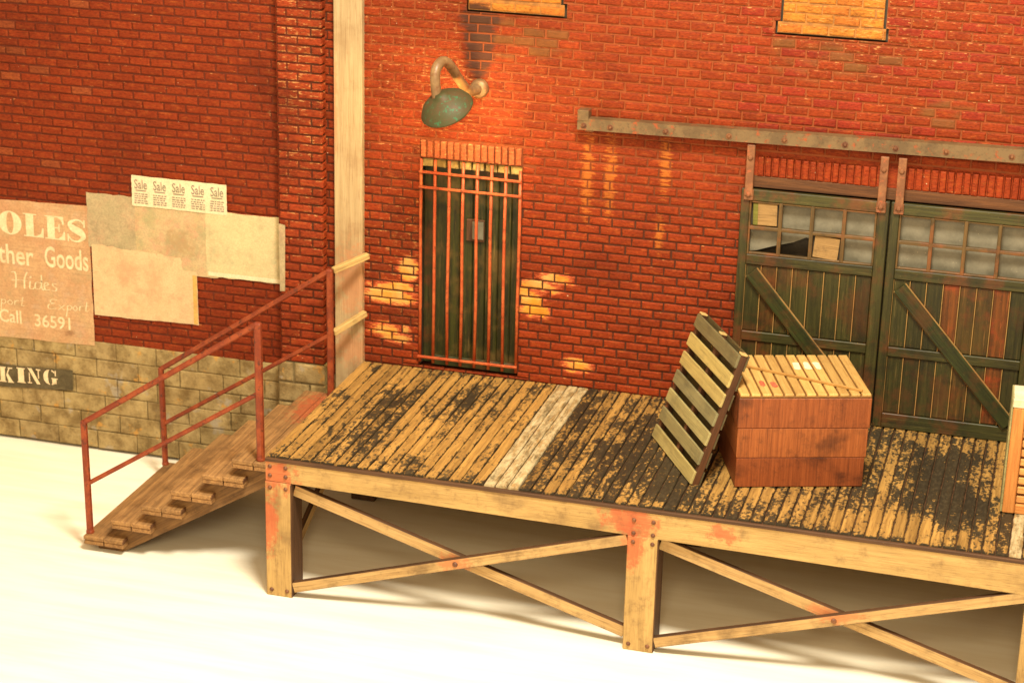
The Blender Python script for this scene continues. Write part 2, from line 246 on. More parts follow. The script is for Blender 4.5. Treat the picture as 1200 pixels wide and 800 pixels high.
# ---------------------------------------------------------------- mesh builder
class MB:
    def __init__(s): s.v = []; s.f = []; s.g = []; s.t = []; s.e = []; s.w = []; s.mi = []
    def add(s, verts, faces, gc=None, tint=(1,1,1), edge=0.0, wear=0.0, mi=0):
        b = len(s.v); s.v += [tuple(p) for p in verts]
        s.f += [tuple(b+i for i in q) for q in faces]
        s.g += [tuple(p) for p in (gc or verts)]
        s.t += [tint]*len(verts) if not isinstance(tint, list) else tint
        s.e += [edge]*len(verts) if not isinstance(edge, list) else edge
        s.w += [wear]*len(verts) if not isinstance(wear, list) else wear
        s.mi += [mi]*len(faces) if not isinstance(mi, list) else mi
    def obox(s, o, ax, ay, az, bev=0.008, tint=(1,1,1), fm=None, grain=0):
        # box centred at o with half-axis vectors ax, ay, az; chamfered; fm maps '+x','-z'.. to material index
        o, A = Vector(o), [Vector(ax), Vector(ay), Vector(az)]
        h = [a.length for a in A]; U = [a.normalized() for a in A]
        b = min(bev, min(h)*0.45); vs = []; idx = {}
        for sx in (-1, 1):
            for sy in (-1, 1):
                for sz in (-1, 1):
                    for k in range(3):
                        d = [h[j] - (0 if j == k else b) for j in range(3)]
                        idx[(sx, sy, sz, k)] = len(vs); vs.append((sx*d[0], sy*d[1], sz*d[2]))
        fs = []; mi = []; fm = fm or {}
        cyc = [(-1,-1), (1,-1), (1,1), (-1,1)]
        for k in range(3):
            for sg in (-1, 1):
                q = []
                for a, c in (cyc if sg > 0 else cyc[::-1]):
                    t = [0,0,0]; t[k] = sg; t[(k+1)%3] = a; t[(k+2)%3] = c; q.append(idx[(*t, k)])
                fs.append(q); mi.append(fm.get(('+' if sg > 0 else '-') + 'xyz'[k], 0))
        for k in range(3):
            i, j = (k+1)%3, (k+2)%3
            for a in (-1, 1):
                for c in (-1, 1):
                    def key(sk, w): t = [0,0,0]; t[k] = sk; t[i] = a; t[j] = c; return idx[(*t, w)]
                    q = [key(-1, i), key(1, i), key(1, j), key(-1, j)]
                    fs.append(q if a*c > 0 else q[::-1]); mi.append(max(fm.get(('+' if a > 0 else '-')+'xyz'[i], 0), fm.get(('+' if c > 0 else '-')+'xyz'[j], 0)) if fm else 0)
        for sx in (-1, 1):
            for sy in (-1, 1):
                for sz in (-1, 1):
                    q = [idx[(sx, sy, sz, k)] for k in range(3)]
                    fs.append(q if sx*sy*sz > 0 else q[::-1]); mi.append(0)
        off = Vector((random.uniform(0, 50), random.uniform(0, 50), random.uniform(0, 50)))
        lm = grain
        gc = [Vector((p[lm], p[(lm+1)%3], p[(lm+2)%3])) + off for p in vs]
        wv = [o + U[0]*p[0] + U[1]*p[1] + U[2]*p[2] for p in vs]
        s.add(wv, fs, gc, tint, 0, 0, mi)
    def box(s, x0, x1, y0, y1, z0, z1, bev=0.008, tint=(1,1,1), fm=None, grain=None):
        h = ((x1-x0)/2, (y1-y0)/2, (z1-z0)/2)
        if grain is None: grain = max(range(3), key=lambda i: h[i])
        s.obox(((x0+x1)/2, (y0+y1)/2, (z0+z1)/2), (h[0],0,0), (0,h[1],0), (0,0,h[2]), bev, tint, fm, grain)
    def beam(s, p0, p1, w, d, side=(0,0,1), bev=0.006, tint=(1,1,1), fm=None):
        # bar from p0 to p1; w along 'side' (made perpendicular), d along the third axis
        p0, p1 = Vector(p0), Vector(p1); a = (p1-p0)/2; u = a.normalized(); sd = Vector(side); sd = (sd - u*sd.dot(u)).normalized()
        th = u.cross(sd)
        s.obox((p0+p1)/2, a, sd*w/2, th*d/2, bev, tint, fm, 0)
    def tube(s, pts, rad, n=10, tint=(1,1,1), cap=True):
        pts = [Vector(p) for p in pts]; rad = rad if isinstance(rad, list) else [rad]*len(pts)
        vs = []; fs = []; gc = []; prev = None; L = 0
        for i, p in enumerate(pts):
            d = (pts[min(i+1, len(pts)-1)] - pts[max(i-1, 0)]).normalized()
            if prev is None:
                a = Vector((0,0,1)) if abs(d.z) < .9 else Vector((1,0,0)); a = (a - d*a.dot(d)).normalized()
            else: a = (prev - d*prev.dot(d)).normalized()
            prev = a; b = d.cross(a)
            if i: L += (p-pts[i-1]).length
            for k in range(n):
                t = 2*math.pi*k/n; vs.append(p + a*math.cos(t)*rad[i] + b*math.sin(t)*rad[i]); gc.append((L, k*.02, 0))
        for i in range(len(pts)-1):
            for k in range(n):
                fs.append((i*n+k, i*n+(k+1)%n, (i+1)*n+(k+1)%n, (i+1)*n+k))
        if cap:
            fs.append(tuple(range(n))[::-1]); fs.append(tuple((len(pts)-1)*n+k for k in range(n)))
        s.add(vs, fs, gc, tint)
    def lathe(s, prof, o, axis, n=32, tint=(1,1,1)):
        o = Vector(o); ax = Vector(axis).normalized(); a = ax.orthogonal().normalized(); b = ax.cross(a); vs = []; fs = []
        for r, h in prof:
            for k in range(n):
                t = 2*math.pi*k/n; vs.append(o + ax*h + (a*math.cos(t) + b*math.sin(t))*r)
        for i in range(len(prof)-1):
            for k in range(n): fs.append((i*n+k, i*n+(k+1)%n, (i+1)*n+(k+1)%n, (i+1)*n+k))
        s.add(vs, fs, None, tint)
    def sphere(s, o, r, n=10, squash=(1,1,1)):
        prof = [(r*math.sin(math.pi*i/n)+1e-4, -r*math.cos(math.pi*i/n)) for i in range(n+1)]
        s.lathe(prof, o, (0,0,1), 2*n)
    def prism(s, poly, y0, y1, tint=(1,1,1), mi=0):      # poly of (x, z), from y0 (front, smaller) to y1
        n = len(poly); vs = [(x, y0, z) for x, z in poly] + [(x, y1, z) for x, z in poly]
        fs = [tuple(range(n))] + [tuple(range(n, 2*n))[::-1]] + [(i, i+n, (i+1) % n + n, (i+1) % n) for i in range(n)]
        s.add(vs, fs, None, tint, mi=mi)
    def build(s, name, mats, parent=None, smooth=False):
        me = bpy.data.meshes.new(name); base = Vector(parent_base(parent))
        me.from_pydata([tuple(Vector(p)-base) for p in s.v], [], s.f)
        for m in (mats if isinstance(mats, (list, tuple)) else [mats]): me.materials.append(MAT[m])
        me.polygons.foreach_set('material_index', s.mi)
        if smooth: me.polygons.foreach_set('use_smooth', [True]*len(s.f))
        a = me.attributes.new('gc', 'FLOAT_VECTOR', 'POINT'); a.data.foreach_set('vector', [c for p in s.g for c in p])
        a = me.attributes.new('tint', 'FLOAT_COLOR', 'POINT'); a.data.foreach_set('color', [c for p in s.t for c in (*p, 1)])
        a = me.attributes.new('edge', 'FLOAT', 'POINT'); a.data.foreach_set('value', s.e)
        a = me.attributes.new('wear', 'FLOAT', 'POINT'); a.data.foreach_set('value', s.w)
        me.validate(); me.update()
        o = bpy.data.objects.new(name, me); C.objects.link(o)
        if parent is not None: o.parent = parent
        return o
def parent_base(p):
    v = Vector((0,0,0))
    while p is not None: v += p.location; p = p.parent
    return v
def tag(o, label, cat, group=None):
    o['label'] = label; o['category'] = cat
    if group: o['group'] = group
    return o
def thing(name, loc, label, cat, group=None):
    o = bpy.data.objects.new(name, None); C.objects.link(o); o.location = loc; o.empty_display_size = .2
    return tag(o, label, cat, group)
def rnd(a, b): return random.uniform(a, b)
def mul(c, k): return tuple(q*k for q in c)
# ---------------------------------------------------------------- ground
mb = MB(); mb.add([(-30, -30, 0), (34, -30, 0), (34, 14, 0), (-30, 14, 0)], [(0,1,2,3)])
g = mb.build('ground', 'ground'); g['kind'] = 'structure'
# ---------------------------------------------------------------- building
B = thing('brick_building', (0, 0, 0), 'red painted brick warehouse wall with sliding doors, barred door and yellow stone footing', 'building')
def subtract(rects, hole):
    out = []
    hx0, hx1, hz0, hz1 = hole
    for x0, x1, z0, z1 in rects:
        if hx0 >= x1 or hx1 <= x0 or hz0 >= z1 or hz1 <= z0: out.append((x0, x1, z0, z1)); continue
        if hz0 > z0: out.append((x0, x1, z0, hz0))
        if hz1 < z1: out.append((x0, x1, hz1, z1))
        a, b = max(z0, hz0), min(z1, hz1)
        if hx0 > x0: out.append((x0, hx0, a, b))
        if hx1 < x1: out.append((hx1, x1, a, b))
    return out
def brick(mb, x0, x1, z0, z1, yf, depth, tint, cham=.006, edge=.6, axis='y', jit=.003):
    yf = yf + rnd(-jit, jit); c = min(cham, (x1-x0)*.3, (z1-z0)*.3); j = lambda: rnd(-.0035, .0035)
    P = [(x0, yf+depth, z0), (x1, yf+depth, z0), (x1, yf+depth, z1), (x0, yf+depth, z1)]
    Q = [(x0+c+j(), yf+.004, z0+c+j()), (x1-c+j(), yf+.004, z0+c+j()), (x1-c+j(), yf+.004, z1-c+j()), (x0+c+j(), yf+.004, z1-c+j())]
    e = .010 if (x1-x0) > .05 and (z1-z0) > .05 else .004
    T = [(a+ (e if i in (0,3) else -e), yf, b + (e if i < 2 else -e)) for i, (a, _, b) in enumerate(Q)]
    f = [(8,9,10,11)]
    for i in range(4):
        k = (i+1) % 4; f.append((4+i, 4+k, 8+k, 8+i)); f.append((i, k, 4+k, 4+i))
    mb.add(P+Q+T, f, None, [mul(tint, .8)]*4 + [mul(tint, 1.0)]*8, [0]*4 + [edge*2]*4 + [0]*4, random.random())
def bricks(mb, x0, x1, z0, z1, yf, tintf, holes=(), ch=.0859, bl=.215, joint=.0075, depth=.03, mortar_y=.013, mi=1, **kw):
    n = int(math.ceil((z1-z0)/ch))
    for r in range(n):
        a = z0 + r*ch; b = min(a+ch, z1); rj = rnd(-.002, .002); x = x0 - (bl*.5 if r % 2 else 0) - rnd(0, .03)
        while x < x1:
            w = bl*rnd(.96, 1.04); rects = [(max(x, x0), min(x+w-joint*.75, x1), a + joint*.5 + (rj if r else 0), b - joint*.5 + (rj if b < z1 else 0))]
            for h in holes: rects = subtract(rects, h)
            for q in rects:
                if q[1]-q[0] > .018 and q[3]-q[2] > .016:
                    brick(mb, *q, yf, depth, tintf((q[0]+q[1])/2, (q[2]+q[3])/2), **kw)
            x += w
    rects = [(x0, x1, z0, z1)]
    for h in holes: rects = subtract(rects, h)
    for q in rects:
        mb.add([(q[0], yf+mortar_y, q[2]), (q[1], yf+mortar_y, q[2]), (q[1], yf+mortar_y, q[3]), (q[0], yf+mortar_y, q[3])], [(0,1,2,3)], mi=mi)
def red_main(x, z):
    c = (.235, .032, .0062)
    if x > 3.0 and z > 3.9 and random.random() < .3: c = (.245, .025, .009)
    if x < -.0 and z < 3.6 and random.random() < .3: c = (.175, .026, .006)
    return mul(c, rnd(.86, 1.10))
def red_left(x, z):
    c = (.215, .0290, .0060)
    if x < -4.1 and random.random() < .10: c = (.235, .050, .014)
    if x < -3.3 and random.random() < .10: c = (.23, .050, .015)
    return mul(c, rnd(.88, 1.08))
def tan(x, z): return mul((.48, .175, .024) if random.random() > .2 else (.46, .145, .022), rnd(.9, 1.08))
ZT = 6.3
DOOR = (0.0, 1.0, 1.38, 3.48)
SLID = (3.10, 5.78, 1.2, 3.62)
WIN1 = [(.43, 1.38, 4.895, 5.03), (.43, 1.345, 5.02, 6.1)]
WIN2 = [(3.28, 4.27, 4.90, 5.02), (3.32, 4.245, 5.01, 6.1)]
LINT = (0.0, 1.0, 3.47, 3.66)
SOLD = [(3.20, 4.28, 3.60, 3.80), (4.47, 5.66, 3.60, 3.82)]
mb = MB()
bricks(mb, -1.02, 8.4, 1.18, ZT, 0.0, red_main, [DOOR, LINT, (3.10, 5.78, 1.2, 3.83), *WIN1, *WIN2])
for a, b_, c_, d_ in [(3.10, 5.78, 3.60, 3.83)]:      # flat header behind the soldier courses
    mb.add([(a, .018, c_), (b_, .018, c_), (b_, .018, d_), (a, .018, d_)], [(0,1,2,3)], tint=(.28, .04, .01), mi=0)
mb.box(-1.02, 8.4, .30, .45, 0, ZT, tint=(.2, .05, .02))
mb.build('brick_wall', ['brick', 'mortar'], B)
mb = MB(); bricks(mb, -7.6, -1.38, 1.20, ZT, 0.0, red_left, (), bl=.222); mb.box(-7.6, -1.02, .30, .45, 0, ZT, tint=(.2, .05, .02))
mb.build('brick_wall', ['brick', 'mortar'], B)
# pilaster: two-brick face, side returns and stone foot
mb = MB()
def red_pil(x, z): return mul((.25, .036, .009), rnd(.82, 1.15))
n = int((ZT-1.30)/.0859)
for r in range(n):
    a = 1.30 + r*.0859; b = a + .0859; cuts = [-1.40, -1.19, -.943] if r % 2 else [-1.40, -1.30, -1.055, -.943]
    for q in range(len(cuts)-1): brick(mb, cuts[q]+.005, cuts[q+1]-.005, a+.006, b-.006, -.12, .03, red_pil(0, a), edge=1.0)
    w = MB(); brick(w, -.114, -.004, a+.006, b-.006, 0, .03, red_pil(0, a))      # side face, turned to look along +x
    mb.add([(-.943 - y + .0, x, zz) for x, y, zz in w.v], w.f, None, w.t, w.e)
mb.add([(-1.40, -.102, 1.3), (-.961, -.102, 1.3), (-.961, -.102, ZT), (-1.40, -.102, ZT)], [(0,1,2,3)], mi=1)
mb.add([(-.961, -.102, 1.3), (-.961, .1, 1.3), (-.961, .1, ZT), (-.961, -.102, ZT)], [(0,1,2,3)], mi=1)
mb.add([(-1.40, -.118, 1.3), (-1.40, .1, 1.3), (-1.40, .1, ZT), (-1.40, -.118, ZT)], [(0,1,2,3)], tint=(.27,.04,.012), mi=0)
mb.build('pilaster', ['brick', 'mortar'], B)
def stone_t(x, z):
    c = random.choice([(.385, .285, .125), (.37, .275, .12), (.40, .295, .13), (.36, .265, .12)])
    if z < .35: c = mul(c, .9)
    return mul(c, rnd(.96, 1.04))
mb = MB(); bricks(mb, -7.6, -1.42, 0.03, 1.215, -.004, stone_t, (), ch=.1975, bl=.46, joint=.0035, cham=.0035, jit=.006, edge=0, mortar_y=.022)
mb.build('stone_footing', ['stone', 'stone_joint'], B)
mb = MB(); bricks(mb, -1.43, -.93, 0.02, 1.30, -.135, stone_t, (), ch=.213, bl=.36, joint=.007, cham=.010, jit=.005, edge=0, mortar_y=.022)
mb.box(-1.425, -.935, -.112, .2, 0.015, 1.292, tint=(.38, .30, .12))
mb.build('stone_footing', ['stone', 'stone_joint'], B)
mb = MB(); bricks(mb, -.93, 8.4, 0.02, 1.18, .004, stone_t, (), ch=.1975, bl=.40, joint=.008, cham=.010, jit=.004, edge=0, mortar_y=.022)
mb.build('stone_footing', ['stone', 'stone_joint'], B)
# bricked-up windows
for wn in (WIN1, WIN2):
    mb = MB(); (a, b, c_, d), (a2, b2, c2, d2) = wn; gp = .022
    bricks(mb, a+gp, b-gp, c_+gp, 5.02, -.012, tan, (), bl=.235, ch=.0859, joint=.007)
    bricks(mb, a2+gp, b2-gp, 5.0205, d2-gp, -.012, tan, (), bl=.235, ch=.0859, joint=.007)
    o = mb.build('bricked_window', ['brick', 'tan_mortar'], B); mb = MB()
    mb.add([(a, .06, c_), (b, .06, c_), (b, .06, 6.1), (a, .06, 6.1)], [(0,1,2,3)]); mb.build('gap', 'cavity', o)
# pale wooden corner strip
mb = MB(); mb.box(-.848, -.563, -.062, .012, 0.0, ZT, .006, grain=2); mb.build('wooden_strip', 'pale_wood', B)
# barred door: lintel, recess, door leaf, grille
mb = MB()
for i in range(15):
    a = .0 + i*1.0/15; brick(mb, a+.005, a+1/15-.005, 3.485, 3.655, -.022, .05, mul((.40, .10, .035), rnd(.85, 1.15)), edge=1.0)
mb.add([(0, .01, 3.475), (1, .01, 3.475), (1, .01, 3.66), (0, .01, 3.66)], [(0,1,2,3)], mi=1)
mb.build('brick_lintel', ['brick', 'mortar'], B)
mb = MB()
for q in [(-.02, .0, .03, .3, 1.38, 3.48), (1.0, 1.02, .03, .3, 1.38, 3.48), (-.02, 1.02, .03, .3, 3.48, 3.50)]: mb.box(*q)
mb.build('door_recess', 'cavity', B)
mb = MB()
for i in range(8): brick(mb, i*.125+.004, i*.125+.121, 3.385, 3.475, .028, .05, mul((.42, .30, .10), rnd(.8, 1.1)))
mb.build('stone_soffit', 'stone', B)
D = None
mb = MB()
for i in range(7):
    a = .10 + i*.128; mb.box(a, a+.124, .16, .22, 1.40, 3.36, .008, mul((1,1,1), rnd(.8, 1.2)), grain=2)
D = mb.build('barred_door', 'green_door', B)
mb = MB(); mb.box(.0, .095, .13, .25, 1.38, 3.38, grain=2); mb.box(.095, 1.0, .13, .25, 3.30, 3.38, grain=0); mb.box(.095, 1.0, .12, .25, 1.36, 1.46, grain=0)
mb.build('door_frame', 'door_frame', D)
mb = MB(); mb.box(.425, .605, .125, .162, 2.66, 2.88); mb.build('peep_panel', 'burnt', D)
mb = MB(); mb.box(.49, .60, .112, .127, 2.69, 2.865); mb.build('peep_glass', 'pane', D)
G = None
G = thing('g', (0,0,0), '', ''); 
for key in list(G.keys()): del G[key]
G.name = 'door_grille'; G.parent = B
for zz in (3.347, 3.197, 1.49):
    mb = MB(); mb.beam((-.005, -.032, zz+rnd(-.004,.004)), (1.005, -.032, zz+rnd(-.006,.006)), .025, .02); mb.build('cross_bar', 'rust_bar', G)
for i in range(8):
    mb = MB(); a = .012 + i*.976/7
    top = 3.47 if i < 7 else 3.44
    mb.tube([(a+rnd(-.004,.004), -.012, 1.43), (a+rnd(-.006,.006), -.012+rnd(-.003,.003), 2.1), (a+rnd(-.006,.006), -.012, 2.8), (a, -.012, top)], .0160, 8)
    mb.build('grille_bar', 'rust_bar', G, True)
# sliding door track, bolts
mb = MB()
mb.add([(1.545, -.13, 3.915), (8.2, -.13, 4.005), (8.2, -.13, 4.135), (1.545, -.13, 4.022), (1.545, -.02, 3.915), (8.2, -.02, 4.005), (8.2, -.02, 4.135), (1.545, -.02, 4.022)],
       [(0,1,2,3), (4,7,6,5), (0,4,5,1), (1,5,6,2), (3,2,6,7), (0,3,7,4)])
mb.box(1.545, 1.650, -.135, -.02, 4.0, 4.100, .004); T = mb.build('sliding_door_track', 'track', B)
for a in [1.607, 1.855, 2.37, 2.948, 3.448, 3.987, 4.429, 4.867, 5.428, 6.0, 6.6, 7.2]:
    mb = MB(); zc = 3.968 + (a-1.6)*.0160 - .012
    mb.lathe([(.001, .016), (.012, .014), (.018, .006), (.020, 0)], (a, -.130, zc), (0,-1,0), 10); mb.lathe([(.029, .001), (.029, .004), (.020, .005)], (a, -.130, zc), (0,-1,0), 12)
    mb.build('bolt', 'bolt', T)
mb = MB(); mb.box(1.60, 1.68, -.05, -.02, 3.88, 3.93); mb.build('track_bracket', 'hanger', T)
# soldier courses over the sliding doors
for a0, a1, z0, z1 in SOLD:
    mb = MB(); nn = int(round((a1-a0)/.0685)); w = (a1-a0)/nn
    for i in range(nn): brick(mb, a0+i*w+.004, a0+(i+1)*w-.004, z0+.004, z1-.012, -.014, .032, mul((.25, .034, .007), rnd(.92, 1.08)), edge=.3)
    mb.build('brick_lintel', ['brick', 'mortar'], B)
# sliding doors
mb = MB(); mb.box(3.10, 5.78, -.008, .03, 3.500, 3.604, .004, (1.3, 1.1, .9)); mb.build('door_head', 'burnt', B)  # wooden head rail coloured dark, with the shade under the lintel in it
def sliding_door(x0, x1, gx0, gx1, cols, zb, boarded, broken, redboards):
    f = MB(); yb, yf = -.035, -.085
    w = gx0 - x0
    f.box(x0, gx0, yf, yb, zb, 3.50, .006, grain=2); f.box(gx1, x1, yf, yb, zb, 3.50, .006, grain=2)
    f.box(gx0, gx1, yf-.002, yb, 3.392, 3.495, .006, (1.25, 1.25, 1.2)); f.box(gx0, gx1, yf-.002, yb, 2.79, 2.885, .006)
    f.box(gx0, gx1, yf-.002, yb, 2.055, 2.145, .006); f.box(gx0, gx1, yf-.002, yb, zb, zb+.14, .006, (.8, .9, .8))
    f.box(x0+.02, x1-.02, -.03, -.012, zb, 2.86, .003, (.15, .15, .15))
    d = f.build('sliding_door', 'door_frame', B)
    nb = 8; bw = (gx1-gx0)/nb
    for i in range(nb):
        m_ = MB(); t = mul((1,1,1), rnd(.65, 1.2)); 
        if i in redboards: t = (3.6, 1.15, .8)
        elif random.random() < .25: t = (1.6, 1.0, .8)
        a = gx0 + i*bw + .004; b = gx0 + (i+1)*bw - .004
        m_.box(a, b, yf+.020, -.032, 2.149, 2.786, .006, t, grain=2)
        t2 = t if random.random() < .6 else mul((1,1,1), rnd(.65, 1.2))
        m_.box(a, b, yf+.020, -.032, zb+.144, 2.051, .006, t2, grain=2)
        m_.box(a-.0085, a-.0005, yf+.010, -.033, 2.149, 2.786, .001, (1,1,1), {s_: 1 for s_ in ('+x','-x','+y','-y','+z','-z')})
        m_.box(a-.0085, a-.0005, yf+.010, -.033, zb+.144, 2.051, .001, (1,1,1), {s_: 1 for s_ in ('+x','-x','+y','-y','+z','-z')})
        m_.build('board', ['door_board', 'door_edge'], d)
    m_ = MB()
    p0, p1 = Vector((gx0+.06, yf-.012, 2.72)), Vector((gx1-.045, yf-.012, zb+.17))
    m_.beam(p0, p1, .125, .04, (0,0,1), .005, (.62, .85, .6)); dv = (p1-p0).normalized(); nv = dv.cross(Vector((0,1,0)))
    for s_ in (-1, 1): m_.beam(p0+nv*s_*.064+Vector((0,.010,0)), p1+nv*s_*.064+Vector((0,.010,0)), .010, .024, (0,0,1), .002, (1,1,1), {q: 1 for q in ('+x','-x','+y','-y','+z','-z')})
    m_.build('diagonal_brace', ['door_frame', 'door_edge'], d)
    m_ = MB(); cw = (gx1-gx0)/cols
    for i in range(1, cols): m_.box(gx0+i*cw-.017, gx0+i*cw+.017, yf+.004, -.036, 2.886, 3.391, .004, grain=2)
    m_.box(gx0+.001, gx1-.001, yf+.0055, -.037, 3.120, 3.152, .004)
    m_.box(gx0, gx0+.018, yf+.007, -.037, 2.886, 3.391, .004, grain=2); m_.box(gx1-.018, gx1, yf+.007, -.037, 2.886, 3.391, .004, grain=2)
    m_.box(gx0+.018, gx1-.018, yf+.008, -.037, 3.372, 3.391, .004); m_.box(gx0+.018, gx1-.018, yf+.008, -.037, 2.886, 2.905, .004)
    m_.build('window_frame', 'muntin', d)
    for r_ in range(2):
        for i in range(cols):
            a, b = gx0+i*cw+.012, gx0+(i+1)*cw-.012; z0, z1 = (3.145, 3.385) if r_ else (2.89, 3.128)
            m_ = MB(); key = (i, r_)
            if key in boarded:
                c0 = Vector(((a+b)/2, -.055, (z0+z1)/2)); ang = boarded[key]
                ux = Vector((math.cos(ang), 0, math.sin(ang))); uz = Vector((-math.sin(ang), 0, math.cos(ang)))
                hw, hh = (b-a)/2*.86, (z1-z0)/2*.86
                if r_: 
                    m_.obox(c0 + ux*hw*.2, ux*hw*.78, Vector((0,.006,0)), uz*hh, .003); m_.obox(c0 - ux*hw*.76, ux*hw*.2, Vector((0,.006,0)), uz*hh, .003, (.5, .8, .35))
                else: m_.obox(c0, ux*hw, Vector((0,.006,0)), uz*hh, .003)
                m_.build('boarded_pane', 'brown_card', d)
                m_ = MB(); m_.box(a, b, -.020, -.0165, z0, z1, .001)
                m_.build('pane', 'cavity', d); continue
            if key in broken:
                poly = [(a + q*(b-a), z0 + s_*(z1-z0)) for q, s_ in broken[key]]
                m_.prism(poly, .020, .024); o = m_.build('pane', 'pane', d); o['label'] = 'broken pane with a dark slanting gap'; continue
            m_.box(a-.02, b+.02, .020, .024, z0-.01, z1+.01, .001, mul((1,1,1), rnd(.92, 1.08))); m_.build('pane', 'pane', d)
    return d
d1 = sliding_door(3.085, 4.418, 3.165, 4.315, 4, 1.36, {(0, 1): .03, (2, 0): -.07}, {(0, 0): [(0,0), (.25,.04), (1,.34), (1,1), (0,1)], (1, 0): [(0,.36), (.42,.5), (.85,.74), (1,.70), (1,1), (0,1)]}, ())
d2 = sliding_door(4.432, 5.775, 4.512, 5.690, 4, 1.36, {}, {}, (3, 6))
mb = MB(); mb.add([(3.05, .16, 1.2), (5.80, .16, 1.2), (5.80, .16, 3.62), (3.05, .16, 3.62)], [(0,1,2,3)]); mb.build('dark_backing', 'cavity', B)  # dark sheet stands in for the unlit space behind the doors
d1['label'] = 'sliding door with boarded and broken panes'
for d_, xs in ((d1, (3.155, 4.345)), (d2, (4.502, 5.70))):
    for a in xs:
        mb = MB(); mb.box(a-.036, a+.036, -.125, -.088, 3.44, 3.915, .005, grain=2)
        mb.box(a-.044, a+.044, -.115, -.087, 3.40, 3.50, .012)
        for zz in (3.46, 3.80): mb.lathe([(.001, .020), (.016, .018), (.024, .006), (.025, 0)], (a, -.125, zz), (0,-1,0), 10)
        mb.build('hanger', 'hanger', d_)
# ---------------------------------------------------------------- wall lamp
Lm = thing('wall_lamp', (.571, 0, 4.18), 'gooseneck wall lamp with a green patinated copper shade above the barred door', 'lamp')
def smooth_path(P, n=5):
    P = [Vector(p) for p in P]; out = []
    for i in range(len(P)-1):
        p0, p1, p2, p3 = P[max(i-1,0)], P[i], P[i+1], P[min(i+2, len(P)-1)]
        for k in range(n):
            t = k/n; out.append(.5*((2*p1) + (p2-p0)*t + (2*p0-5*p1+4*p2-p3)*t*t + (-p0+3*p1-3*p2+p3)*t**3))
    return out + [P[-1]]
path = smooth_path([(.571, .0, 4.19), (.551, -.12, 4.19), (.520, -.22, 4.215), (.490, -.38, 4.34), (.470, -.55, 4.48), (.452, -.66, 4.555), (.430, -.75, 4.575), (.412, -.83, 4.53), (.410, -.86, 4.45), (.418, -.86, 4.36), (.43, -.86, 4.27)])
mb = MB(); mb.tube(path, .046, 14); mb.build('gooseneck_arm', 'pipe', Lm, True)
mb = MB(); mb.lathe([(.001, .05), (.07, .05), (.085, .035), (.09, 0), (.09, -.03)], (.571, -.005, 4.19), (0,-1,0), 20); mb.build('wall_mount', 'pipe', Lm, True)
ax = Vector((-.26, -.56, 1)).normalized(); sc = Vector((.505, -.84, 4.20))
mb = MB(); mb.lathe([(.001, .137), (.05, .135), (.058, .115), (.09, .104), (.155, .076), (.21, .030), (.242, -.026), (.247, -.038), (.240, -.040)], sc, ax, 40); SH = mb.build('lamp_shade', 'patina', Lm, True)
mb = MB(); mb.lathe([(.238, -.039), (.203, .020), (.148, .062), (.085, .088), (.001, .098)], sc, ax, 40); mb.build('shade_lining', 'shade_inside', SH, True)
mb = MB(); mb.sphere(sc + ax*.012, .04, 8); mb.build('bulb', 'bulb', Lm, True)
L = bpy.data.lights.new('lamp_light', 'POINT'); L.energy = 50; L.color = (1, .66, .25); L.shadow_soft_size = .045
lo = bpy.data.objects.new('lamp_light', L); C.objects.link(lo); lo.parent = Lm; lo.location = sc - ax*.075 - Vector((.571, 0, 4.18))
# ---------------------------------------------------------------- loading dock
DK = thing('loading_dock', (2.7, -1.26, 0), 'raised wooden loading dock with worn plank deck, square posts and cross braces', 'loading dock')
ZD = 1.356; XL = -.582; XR = 9.55
def g2(x, y, cx, cy, rx, ry, a): return a*math.exp(-((x-cx)/rx)**2 - ((y-cy)/ry)**2)
def wearf(x, y):
    v = -.085 if x < 1.4 else -.025
    for q in [(.1, -1.0, .25, .7, .16), (-.15, -1.9, .35, .35, .14), (.75, -.6, .3, .4, .16), (1.1, -.35, .3, .3, .14), (1.95, -.35, .35, .35, .10), (2.05, -1.3, .25, .7, .14), (2.6, -1.9, .5, .5, .20), (2.9, -1.2, .5, .8, .2), (3.3, -2.25, .5, .15, .2),
              (5.15, -1.2, .42, .75, .34), (5.2, -.6, .5, .3, .15), (5.35, -1.75, .4, .35, .25), (4.7, -.4, .3, .4, .1), (4.2, -2.2, .7, .25, -.14), (4.8, -1.9, .35, .5, -.08), (.9, -1.9, .5, .5, -.1), (.2, -.3, .3, .3, -.05), (3.2, -.3, .6, .4, .1)]: v += g2(x, y, *q)
    return v
mb = MB(); pw = .1045; i = 0; x = XL; WH = [MB(), MB()]
while x < XR:
    a, b = x+.005, x+pw-.005; i += 1; x += pw
    wh = 1.44 < (a+b)/2 < 1.67 or 5.76 < (a+b)/2 < 5.86
    T = (WH[0] if a < 3 else WH[1]) if wh else mb
    cuts = [-2.505]
    n = 34; zj = rnd(-.003, .003); po = rnd(-.12, .12); off = (rnd(0, 40), rnd(0, 40), 0); tn = mul((1,1,1), rnd(.82, 1.15))
    vs, fs, gc, wr = [], [], [], []
    for s_ in range(n+1):
        y = -2.505 + s_*2.500/n; 
        for (px, pz) in ((a, -.022), (a, -.008), (a+.009, 0), (b-.009, 0), (b, -.008), (b, -.022)):
            jx = rnd(-.0035, .0035); vs.append((px+jx, y, ZD+pz+zj)); gc.append((y+off[0], px+off[1], pz)); e_ = .30 if pz < -.003 else .03
            wr.append(wearf(px, y) + po + e_ + (.10 if s_ < 1 else 0))
    for s_ in range(n):
        for q in range(5): fs.append((s_*6+q, s_*6+q+1, (s_+1)*6+q+1, (s_+1)*6+q))
    fs.append(tuple(range(6))[::-1]); T.add(vs, fs, gc, tn, 0, wr)
mb.build('plank_deck', 'deck', DK)
